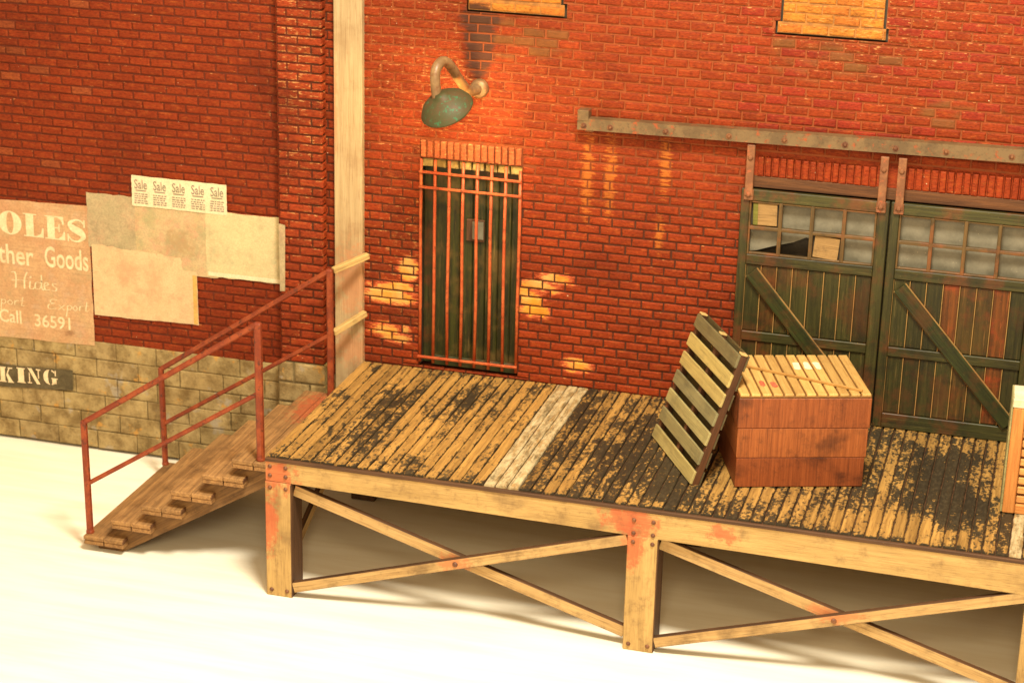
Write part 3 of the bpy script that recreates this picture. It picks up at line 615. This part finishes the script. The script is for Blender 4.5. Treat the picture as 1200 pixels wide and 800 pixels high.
for q in WH: o = q.build('whitewashed_planks', 'whitewash', DK); o['label'] = 'planks washed white'
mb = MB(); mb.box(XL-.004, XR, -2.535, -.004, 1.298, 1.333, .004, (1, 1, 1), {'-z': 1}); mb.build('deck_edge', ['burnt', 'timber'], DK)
mb = MB()
mb.add([(XL-.002, -2.526, 1.118), (XL-.002, -2.526, 1.296), (XR, -2.526, 1.296), (XR, -2.526, .985), (XL-.002, -2.44, 1.118), (XL-.002, -2.44, 1.296), (XR, -2.44, 1.296), (XR, -2.44, .985)],
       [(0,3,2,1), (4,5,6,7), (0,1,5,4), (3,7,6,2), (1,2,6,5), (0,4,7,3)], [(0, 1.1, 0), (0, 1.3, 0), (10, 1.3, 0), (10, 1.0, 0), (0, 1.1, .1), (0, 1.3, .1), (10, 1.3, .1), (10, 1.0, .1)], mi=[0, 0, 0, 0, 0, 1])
RB = mb.build('rim_beam', ['timber', 'burnt'], DK)
mb = MB(); mb.box(XL, XL+.09, -2.438, -.05, 1.09, 1.296); mb.build('rim_beam', 'timber', DK)
mb = MB()
for yy in (-1.7, -1.0, -.35): mb.box(XL+.1, XR-.05, yy, yy+.08, 1.12, 1.296)
mb.build('joists', 'timber', DK)
def bolt(parent, p, ax_=(0,-1,0), r=.019):
    m_ = MB(); m_.lathe([(.001, .016), (r*.6, .014), (r, .005), (r*1.05, 0)], p, ax_, 10); m_.build('bolt', 'bolt', parent)
posts = [(-.594, -.347), (2.683, 2.950), (5.965, 6.225), (9.26, 9.52)]
for j, (a, b) in enumerate(posts):
    top = 1.11 - j*.035
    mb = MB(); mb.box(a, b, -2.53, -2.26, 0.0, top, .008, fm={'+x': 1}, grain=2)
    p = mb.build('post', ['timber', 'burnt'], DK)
    for bx in (a+.05, b-.05):
        for bz in (top-.055, .06): bolt(p, (bx, -2.53, bz))
        for bz in ((1.17, 1.255) if j == 0 else (1.10, 1.22)): bolt(RB, (bx, -2.526, bz-(.03*(j > 1))))
for a, b in posts:
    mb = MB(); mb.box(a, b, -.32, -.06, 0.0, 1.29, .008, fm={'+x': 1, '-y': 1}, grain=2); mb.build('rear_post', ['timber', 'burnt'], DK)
BR = {'+y': 1}
def brace(p0, p1, y, w=.108, d=.06):
    m_ = MB(); m_.beam((p0[0], y, p0[1]), (p1[0], y, p1[1]), w, d, (0,0,1), .004, (1,1,1), {'+y': 1, '-y': 1}); return m_.build('cross_brace', ['brace', 'burnt'], DK)
for j in range(3):
    xa, xb = posts[j][1]+.004, posts[j+1][0]-.004; tp = 1.028 - .02*j
    a1 = brace((xa, tp), (xb, .132), -2.44, .108, .055); b1 = brace((xa, .10), (xb, tp), -2.495, .098, .055)
    bolt(b1, ((xa+xb)/2, -2.5225, (tp+.10)/2), r=.024)
m_ = MB(); m_.beam((-.53, -2.25, .12), (-.53, -.33, 1.02), .10, .05, (0,0,1), .004, (1,1,1), {'+y': 1}); m_.build('cross_brace', ['brace', 'burnt'], DK)
# ---------------------------------------------------------------- staircase
ST = thing('staircase', (-1.5, -1.3, 0), 'wooden open stair with rusty handrails climbing to the left end of the dock', 'staircase')
NX = [-2.546, -2.256, -1.944, -1.646, -1.326, -1.037]; NZ = [.161, .361, .554, .743, .950, 1.133]
for i, (x, z) in enumerate(zip(NX, NZ)):
    x1 = min(x + .405, -.612); ye = -2.235 + rnd(-.012, .012)
    mb = MB()
    for q in range(2):
        a = x + (x1-x)*q/2 + (.0015 if q else 0); b = x + (x1-x)*(q+1)/2 - (.0015 if q < 1 else 0); dz = rnd(-.003, .003); ed = rnd(-.003, .003)
        mb.box(a+.004, b-.002, ye+.004+ed, -.40, z-.088, z-.046, .006, mul((1.2,1.12,1.05), rnd(.85, 1.15)), {'-x': 1, '-z': 1}, 1)  # tread tints raised to set them off from the tint-shaded stringer
        mb.box(a, b, ye+ed, -.395, z-.044+dz, z+dz, .0075, mul((1.3,1.25,1.2), rnd(.82, 1.2)), {'-x': 1} if q == 0 else {'+x': 1}, 1)  # burnt edge lines also paint in the shading between steps
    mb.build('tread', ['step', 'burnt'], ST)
for y0, y1 in ((-2.135, -2.065), (-.55, -.48)):
    mb = MB()
    poly = [(-2.45, .0), (-2.45, .075), (-.92, 1.045), (-.602, 1.045), (-.602, .955), (-2.175, .012), (-2.20, .0)]
    n = len(poly); vs = [(x, y0, z) for x, z in poly] + [(x, y1, z) for x, z in poly]
    ang = .57; gc = [(x*math.cos(ang)+z*math.sin(ang), z*math.cos(ang)-x*math.sin(ang), y) for x, y, z in vs]
    mb.add(vs, [tuple(range(n))[::-1], tuple(range(n, 2*n))] + [(i, (i+1) % n, (i+1) % n + n, i+n) for i in range(n)], gc, (.78, .72, .66))  # darker tint puts the shadow below the treads into the stringer colour
    mb.build('stringer', 'step', ST)
def handrail(y, lowx, lowz, upx, upz, lt, ut, lm, um, w):
    root = MB(); root.beam((lowx, y, lt-.012), (upx, y, ut-.012), .050, .050, (0,0,1), .012); h = root.build('handrail', 'rust_rail', ST)
    m_ = MB(); m_.beam((lowx, y, lowz), (lowx-.012, y, lt), w, w, (1,0,0), .012); m_.sphere((lowx, y, lowz+.01), w*.7, 6); m_.build('handrail_post', 'rust_rail', h)
    m_ = MB(); m_.beam((upx, y, upz), (upx-.006, y, ut), w*1.15, w*1.15, (1,0,0), .014); m_.sphere((upx, y, upz+.01), w*.75, 6); m_.build('handrail_post', 'rust_rail', h)
    m_ = MB(); m_.beam((lowx, y, lm), (upx, y, um), .040, .040, (0,0,1), .010); m_.build('middle_rail', 'rust_rail', h)
    return h
h1 = handrail(-2.16, -2.512, .160, -.780, 1.133, 1.290, 2.443, .660, 1.782, .056); h1['label'] = 'near handrail'
h2 = handrail(-.46, -2.532, .161, -.745, 1.133, 1.208, 2.425, .606, 1.765, .052); h2['label'] = 'far handrail with bare wooden stubs'
for p0, p1 in (((-.725, -.435, 2.405), (-.470, -.150, 2.500)), ((-.725, -.435, 1.775), (-.520, -.090, 1.890))):
    m_ = MB(); m_.beam(p0, p1, .058, .058, (0,0,1), .006, (1,1,1)); m_.build('rail_stub', 'stick', h2)
# ---------------------------------------------------------------- wooden crate on the deck
cz = ZD + .004; th = R(19.5); cu = Vector((math.cos(th), math.sin(th), 0)); cv = Vector((-math.sin(th), math.cos(th), 0))
c0 = Vector((3.462, -1.905, cz)); CW, CD, CH = 1.135, .97, .845
CR = thing('wooden_crate', c0 + cu*CW/2 + cv*CD/2, 'reddish brown plank crate with yellow slatted lid standing beside the leaning pallet', 'crate')
hl = (CH-.03)/3
for r_ in range(3):
    m_ = MB(); ins = (.022, .010, .0)[r_]; lw = (.008, .004, .0)[r_]; tint = [(.85, .8, .8), (1.12, 1.22, 1.2), (.95, .95, .95)][r_]
    cc = c0 + cu*(CW-ins+lw)/2 + cv*CD/2 + Vector((0, 0, hl*(r_+.5)))
    m_.obox(cc, cu*(CW-ins-lw)/2, cv*(CD/2 - .004*(2-r_)), Vector((0,0,hl/2-.0015)), .005, tint, None, 2); m_.build('side_boards', 'crate_side', CR)
m_ = MB()
m_.obox(c0 + cu*CW/2 + cv*CD/2 + Vector((0,0,CH-.020)), cu*(CW/2-.004), cv*(CD/2-.004), Vector((0,0,.009)), .003, (.35, .25, .2), None, 1)
ns = 12; sw = CW/ns
for i in range(ns):
    t = mul((1,1,1), rnd(.82, 1.15))
    m_.obox(c0 + cu*(i+.5)*sw + cv*CD/2 + Vector((0,0,CH-.004)), cu*(sw/2-.0085), cv*(CD/2-.002), Vector((0,0,.012)), .006, t, None, 1)
LID = m_.build('slatted_lid', 'crate_lid', CR)
def on_lid(u, v, h=.010): return c0 + cu*u + cv*v + Vector((0,0,CH+h))
for us, v0, v1, mt in (((2, 3), .20, .31, 'red_dab'), ((6, 7, 8), .60, .76, 'white_dab')):
    for i in us:
        m_ = MB(); a, b = (i+.5)*sw - (sw/2-.020), (i+.5)*sw + (sw/2-.020); d = rnd(-.03, .03); jj = [rnd(-.008, .008) for _ in range(8)]
        q = [on_lid(a+jj[0], v0+d+jj[4]), on_lid((a+b)/2, v0+d-.015), on_lid(b+jj[1], v0+d+jj[5]), on_lid(b+jj[2], v1+d+jj[6]), on_lid((a+b)/2, v1+d+.012), on_lid(a+jj[3], v1+d+jj[7])]
        m_.add(q, [(0,1,2,3,4,5)]); m_.build('paint_mark', mt, LID)
m_ = MB(); m_.beam(on_lid(.03, .74, .020), on_lid(1.06, .05, .020), .022, .016, (0,0,1), .003, (.8, .7, .6)); m_.build('loose_sliver', 'crate_lid', CR)
# ---------------------------------------------------------------- pallet leaning on the crate
az = .5108; pu = Vector((-math.sin(az), math.cos(az), 0)); pn = Vector((math.cos(az), math.sin(az), 0)); la = 1.2558
pv = math.cos(la)*pn + Vector((0,0,math.sin(la))); pt = pu.cross(pv).normalized()      # pt: out of the slatted face
if pt.dot(pn) > 0: pt = -pt
pb = Vector((3.138, -1.946, ZD+.012)) - pn*.05; PW, PL = 1.118, 1.205
PA = thing('wooden_pallet', pb + pu*PW/2, 'grey slatted pallet leaning against the left side of the brown crate', 'pallet')
for i in range(7):
    a = .008 + i*(PL-.115)/6
    m_ = MB(); t = [(1.1,1.1,1.0), (.75,.8,.85), (.95,1,1), (.62,.68,.78), (1.15,1.1,.95), (1.2,1.15,.95), (.42,.44,.48)][i]
    m_.obox(pb + pu*PW/2 + pv*(a+.05) - pt*.010, pu*(PW/2-rnd(0,.008)), pv*.060, pt*.012, .005, t, None, 0); m_.build('slat', 'slat', PA)
for s_ in (.03, PW/2, PW-.03):
    m_ = MB(); m_.obox(pb + pu*s_ + pv*(PL/2) - pt*.052, pu*.026, pv*(PL/2+.008), pt*.030, .004, (.95, .8, .7), None, 1); m_.build('stringer', 'burnt', PA)
    m_ = MB(); m_.obox(pb + pu*s_ + pv*(PL+.014) - pt*.045, pu*.034, pv*.008, pt*.03, .004); m_.build('stringer_end', 'stick', PA)
for i in range(7):
    m_ = MB(); a = .008 + i*(PL-.115)/6
    m_.obox(pb + pu*PW/2 + pv*(a+.05) - pt*.090, pu*(PW/2), pv*.072, pt*.0075, .004, (.22,.2,.17), None, 0); m_.build('slat', 'slat', PA)  # back boards added and tinted near-black so the slat gaps look shaded
# ---------------------------------------------------------------- slatted crate at the right edge
th = R(2.5); ru = Vector((math.cos(th), math.sin(th), 0)); rv = Vector((-math.sin(th), math.cos(th), 0)); r0 = Vector((5.690, -1.69, cz)); RW, RD, RH = 1.15, .34, 1.02
RC = thing('slatted_crate', r0 + ru*RW/2 + rv*RD/2, 'orange crate with slatted front and cream top board at the right edge', 'crate')
def rbox(name, mat, u0, u1, v0, v1, z0, z1, tint=(1,1,1), gr=0):
    m_ = MB(); m_.obox(r0 + ru*(u0+u1)/2 + rv*(v0+v1)/2 + Vector((0,0,(z0+z1)/2)), ru*(u1-u0)/2, rv*(v1-v0)/2, Vector((0,0,(z1-z0)/2)), .008, tint, None, gr); return m_.build(name, mat, RC)
rbox('crate_body', 'right_crate', .006, RW-.006, .05, RD, .01, RH-.03, (.35, .28, .25))
rbox('side_boards', 'slat', -.012, .005, .02, RD, .0, RH, (.9, 1, 1), 1)
rbox('frame_stile', 'right_crate', .006, .105, 0, .049, .0, RH-.08, (.95,.95,.95), 2); rbox('frame_stile', 'right_crate', RW-.105, RW, 0, .049, .0, RH-.08, (1,1,1), 2)
rbox('frame_rail', 'right_crate', .107, RW-.107, 0, .049, .0, .085); rbox('frame_rail', 'right_crate', .107, RW-.107, .0, .049, RH-.16, RH-.082)
for i in range(9): rbox('front_slat', 'right_crate', .109, RW-.109, .018, .048, .095+i*.083, .095+i*.083+.060, (1.15, 1.35, 1.6))
rbox('top_board', 'white_dab', .0, RW, -.004, .05, RH-.078, RH); rbox('lid', 'white_dab', .0, RW, .052, RD, RH-.028, RH)
# ---------------------------------------------------------------- posters and painted signs
def sheet(name, poly, y, mat, label, cat='poster', wave=.003):
    # a thin pasted sheet with its own outline
    cx = sum(p[0] for p in poly)/len(poly); czz = sum(p[1] for p in poly)/len(poly)
    root = thing(name, (cx, y, czz), label, cat)
    m_ = MB(); m_.prism(poly, y, y+.0016); m_.build('paper', mat, root); return root
def torn(p0, p1, n, amp):
    return [(p0[0]+(p1[0]-p0[0])*i/n + rnd(-amp, amp), p0[1]+(p1[1]-p0[1])*i/n + rnd(-amp, amp)) for i in range(n+1)]
def edges(corners, amp=.006, n=14):
    out = []
    for i in range(len(corners)): out += torn(corners[i], corners[(i+1) % len(corners)], n, amp)[:-1]
    return out
def bbox_map(polys, x0, x1, z0, z1, skewz=0.0):
    xs = [p[0] for q in polys for p in q]; zs = [p[1] for q in polys for p in q]; a, b, c_, d = min(xs), max(xs), min(zs), max(zs)
    return [[(x0 + (p[0]-a)/(b-a)*(x1-x0), z0 + (p[1]-c_)/(d-c_)*(z1-z0) + skewz*(p[0]-a)/(b-a)) for p in q] for q in polys]
def flat(name, polys, y, mat, parent):
    m_ = MB()
    for iq, q in enumerate(polys): m_.add([(x, y - .0003*(iq % 9), z) for x, z in q], [tuple(range(len(q)))])
    return m_.build(name, mat, parent)
def font_polys(txt, bold=0.0, shear=0.0):
    cu_ = bpy.data.curves.new('lettering', 'FONT'); cu_.body = txt; cu_.offset = bold; cu_.shear = shear; cu_.resolution_u = 3; cu_.fill_mode = 'FRONT'
    o = bpy.data.objects.new('lettering', cu_); C.objects.link(o); dg = bpy.context.evaluated_depsgraph_get(); me = o.evaluated_get(dg).to_mesh()
    P = [[(me.vertices[i].co.x, me.vertices[i].co.y) for i in f.vertices] for f in me.polygons]
    o.evaluated_get(dg).to_mesh_clear(); bpy.data.objects.remove(o); bpy.data.curves.remove(cu_); return P
def rect(a, b, c_, d): return [(a, c_), (b, c_), (b, d), (a, d)]
def ringseg(cx, cz_, rx, rz, ix, iz, t0, t1, n=28, dx=0):
    out = []
    for i in range(n):
        a, b = R(t0+(t1-t0)*i/n), R(t0+(t1-t0)*(i+1)/n)
        out.append([(cx+rx*math.cos(a), cz_+rz*math.sin(a)), (cx+rx*math.cos(b), cz_+rz*math.sin(b)), (cx+dx+ix*math.cos(b), cz_+iz*math.sin(b)), (cx+dx+ix*math.cos(a), cz_+iz*math.sin(a))])
    return out
def stroke(P, Wd, n=6):
    P = [Vector((p[0], p[1], 0)) for p in P]; Q = smooth_path(P, n); m = len(Q); Wd = Wd if isinstance(Wd, list) else [Wd]*len(P); out = []
    def wd(i): t = i/n; k_ = min(int(t), len(Wd)-2); return Wd[k_] + (Wd[k_+1]-Wd[k_])*(t-k_)
    L_, R_ = [], []
    for i in range(m):
        d = (Q[min(i+1, m-1)]-Q[max(i-1, 0)]).normalized(); nn = Vector((-d.y, d.x, 0))*wd(i)/2
        L_.append(Q[i]+nn); R_.append(Q[i]-nn)
    return [[(L_[i].x, L_[i].y), (R_[i].x, R_[i].y), (R_[i+1].x, R_[i+1].y), (L_[i+1].x, L_[i+1].y)] for i in range(m-1)]
FAT = {
 'O': ringseg(.43, .5, .43, .52, .13, .47, 0, 360, 40),
 'L': [rect(.10, .42, .05, .95), rect(0, .54, .95, 1), rect(0, .82, 0, .05), [(.50, .05), (.82, .05), (.82, .42), (.78, .42), (.70, .16)]],
 'E': [rect(.10, .40, .05, .95), rect(0, .76, .95, 1), rect(0, .80, 0, .05), [(.52, .95), (.76, .95), (.76, .66), (.72, .66), (.66, .84)], [(.52, .05), (.80, .05), (.80, .38), (.76, .38), (.68, .18)], rect(.40, .56, .48, .53), [(.52, .52), (.56, .68), (.60, .68), (.60, .33), (.56, .33), (.52, .49)]],
 'S': stroke([(.72, .80), (.58, .95), (.36, .97), (.14, .80), (.26, .60), (.54, .45), (.68, .24), (.46, .04), (.22, .06), (.06, .24)], [.05, .07, .08, .17, .30, .32, .20, .08, .07, .05]) + [rect(.70, .76, .66, 1), rect(.02, .08, 0, .34)],
 'K': [rect(.08, .42, .05, .95), rect(0, .50, .93, 1), rect(0, .50, 0, .07), [(.50, .48), (.58, .52), (.80, .95), (.70, .95)], rect(.64, .98, .93, 1), [(.50, .50), (.62, .62), (1.0, .06), (.68, .06)], rect(.62, 1.06, 0, .07)],
 'I': [rect(.08, .48, .05, .95), rect(0, .56, .93, 1), rect(0, .56, 0, .07)],
 'N': [[(.0, 1), (.36, 1), (1.0, .0), (.72, .0), (.10, .93)], rect(.12, .20, .05, .70), rect(0, .34, 0, .07), rect(.84, .92, .38, .95), rect(.70, 1.06, .93, 1)],
 'G': ringseg(.46, .5, .46, .52, .16, .50, 100, 262, 24, .02) + ringseg(.56, .5, .32, .52, .30, .40, 45, 88, 8) + [rect(.80, .88, .62, .98)] + [rect(.60, .90, .08, .42), rect(.54, 1.0, .40, .46)] + ringseg(.56, .5, .34, .52, .30, .42, 272, 318, 8),
}
def fat_word(name, spec, y, mat, parent):
    P = []
    for ch, x0, x1, z0, z1 in spec: P += bbox_map(FAT[ch], x0, x1, z0, z1)
    return flat(name, P, y, mat, parent)
yp = -.009
t1 = sheet('leather_goods_poster', edges([(-5.02, 1.135), (-3.487, 1.163), (-3.497, 2.650), (-5.02, 2.618)], .005), yp, 'tan_paper', 'faded tan poster lettered OLES and leather goods at the left edge', 'poster')
fat_word('headline_lettering', [('O', -4.505, -4.246, 2.265, 2.515), ('L', -4.225, -4.000, 2.266, 2.510), ('E', -3.985, -3.762, 2.264, 2.510), ('S', -3.735, -3.53, 2.258, 2.505)], yp-.002, 'letter', t1)
flat('leather_lettering', bbox_map(font_polys('ather', .016), -4.625, -4.130, 1.948, 2.160), yp-.002, 'letter', t1)
flat('goods_lettering', bbox_map(font_polys('Goods', .016), -4.005, -3.518, 1.960, 2.185), yp-.002, 'letter', t1)
flat('call_lettering', bbox_map(font_polys('Call', .014), -4.565, -4.310, 1.308, 1.452), yp-.002, 'letter', t1)
flat('number_lettering', bbox_map(font_polys('36591', .014), -4.16, -3.755, 1.303, 1.440), yp-.002, 'letter', t1)
HID = (stroke([(.02, .92), (.10, .96), (.12, .6), (.10, .05)], .035) + stroke([(.02, .48), (.22, .52), (.36, .50)], .03) + stroke([(.36, 1.0), (.30, .6), (.29, .05)], .035) + stroke([(.42, .5), (.40, .12), (.46, .06), (.50, .16)], .03)
       + stroke([(.64, .46), (.54, .46), (.52, .12), (.62, .14), (.66, .5), (.66, .92)], .03) + stroke([(.66, .92), (.655, .3), (.68, .06), (.71, .14)], .03) + stroke([(.71, .28), (.80, .40), (.76, .52), (.71, .36), (.74, .08), (.84, .14)], .03) + stroke([(.98, .46), (.90, .50), (.90, .36), (.97, .22), (.94, .06), (.86, .10)], .03))
EXP = (stroke([(.26, .96), (.14, 1.0), (.10, .84), (.20, .78)], .03) + stroke([(.20, .78), (.06, .70), (.06, .48), (.24, .52)], .03) + stroke([(.30, .72), (.36, .60), (.42, .44)], .025) + stroke([(.44, .74), (.36, .60), (.28, .44)], .025)
       + stroke([(.50, .72), (.49, .45), (.46, .12)], .025) + stroke([(.50, .66), (.56, .74), (.60, .62), (.54, .48), (.49, .54)], .025) + stroke([(.68, .74), (.63, .60), (.68, .47), (.73, .60), (.68, .74)], .025)
       + stroke([(.79, .74), (.78, .48)], .025) + stroke([(.78, .62), (.82, .74), (.87, .72)], .025) + stroke([(.96, .98), (.93, .6), (.93, .48), (.99, .50)], .025) + stroke([(.89, .76), (1.0, .78)], .02))
POR = (stroke([(.04, .74), (.03, .45), (.0, .12)], .04) + stroke([(.04, .66), (.16, .74), (.22, .62), (.14, .48), (.03, .54)], .035) + stroke([(.40, .74), (.30, .60), (.40, .47), (.50, .60), (.40, .74)], .035) + stroke([(.60, .74), (.58, .48)], .035) + stroke([(.58, .62), (.68, .74), (.76, .72)], .035) + stroke([(.94, .98), (.88, .6), (.88, .48), (.98, .50)], .035) + stroke([(.82, .76), (1.0, .78)], .03))
flat('letter_dot', [rect(-4.190, -4.168, 1.822, 1.840)], yp-.002, 'letter', t1)
for nm, q in (('hides_lettering', bbox_map(HID, -4.404, -3.880, 1.695, 1.875, .012)), ('export_lettering', bbox_map(EXP, -4.005, -3.535, 1.440, 1.620, .02)), ('import_lettering', bbox_map(POR, -4.545, -4.262, 1.440, 1.605))): flat(nm, q, yp-.002, 'letter', t1)
t2 = sheet('grey_poster', edges([(-3.506, 2.23), (-2.80, 2.24), (-2.80, 2.80), (-3.506, 2.795)], .006), yp-.002, 'grey_paper', 'blank grey-brown faded poster pasted below left of the white sale notice', 'poster')
t3 = sheet('picture_poster', edges([(-2.98, 2.03), (-2.10, 2.045), (-2.10, 2.73), (-2.98, 2.735)], .005), yp-.0045, 'picture_paper', 'tan poster with a faded brown picture under the sale notice', 'poster')
t4 = sheet('greenish_poster', edges([(-2.22, 2.060), (-1.415, 2.064), (-1.415, 2.742), (-2.22, 2.735)], .005), yp-.009, 'green_paper', 'pale greenish poster curling round onto the brick pilaster', 'poster')
m_ = MB(); m_.add([(-1.42, yp-.009, 2.065), (-1.42, yp-.009, 2.742), (-1.412, -.085, 2.06), (-1.412, -.085, 2.735), (-1.395, -.128, 2.03), (-1.400, -.128, 2.72), (-1.340, -.132, 2.035), (-1.330, -.132, 2.71)], [(0,2,3,1), (2,4,5,3), (4,6,7,5)]); m_.build('curled_end', 'grey_paper', t4)
flat('bottom_border', [rect(-2.20, -1.43, 2.068, 2.11)], yp-.0105, 'white_paper', t4)
t5 = sheet('cream_poster', torn((-3.47, 1.505), (-2.325, 1.530), 16, .004) + torn((-2.325, 1.530), (-2.325, 2.085), 8, .003)[1:] + torn((-2.325, 2.085), (-2.48, 2.090), 3, .004)[1:] + torn((-2.48, 2.09), (-2.50, 2.22), 3, .006)[1:] + torn((-2.50, 2.22), (-3.47, 2.265), 18, .014)[1:], yp-.0065, 'cream_paper', 'cream poster with ghostly pink letters beside the tan lettered poster', 'poster')
flat('yellow_margin', [rect(-2.375, -2.330, 1.535, 2.05)], yp-.008, 'yellow_edge', t5)
t6 = sheet('sale_notice', edges([(-3.000, 2.712), (-1.985, 2.712), (-1.985, 3.018), (-3.000, 3.024)], .003), yp-.012, 'white_paper', 'white notice printed Sale five times in a row', 'notice')
for i in range(5):
    a = -2.968 + i*.2035
    flat('sale_lettering', bbox_map(font_polys('Sale', .010), a, a+.135, 2.890, 2.985) , yp-.0135, 'print', t6)
    P = []
    for r_ in range(5):
        zz = 2.845 - r_*.023; q = a - .004
        while q < a+.128:
            w = rnd(.014, .04); P.append(rect(q, min(q+w, a+.14), zz-.012, zz)); q += w + .008
    P += [rect(a+.01, a+.125, 2.868, 2.880)]
    flat('small_print', P, yp-.0135, 'print', t6)
t7 = sheet('parking_sign', [(-5.0, .556), (-3.760, .645), (-3.752, .868), (-5.0, .812)], -.020, 'black_sign', 'black sign with white stencilled KING on the stone footing', 'sign')
sl = .045
def kz(x): return (x+4.6)*.066
fat_word('stencil_lettering', [(ch, a, b, .645+kz(a), .812+kz(a)) for ch, a, b in (('K', -4.600, -4.435), ('I', -4.395, -4.300), ('N', -4.275, -4.120), ('G', -4.090, -3.925))], -.023, 'letter', t7)
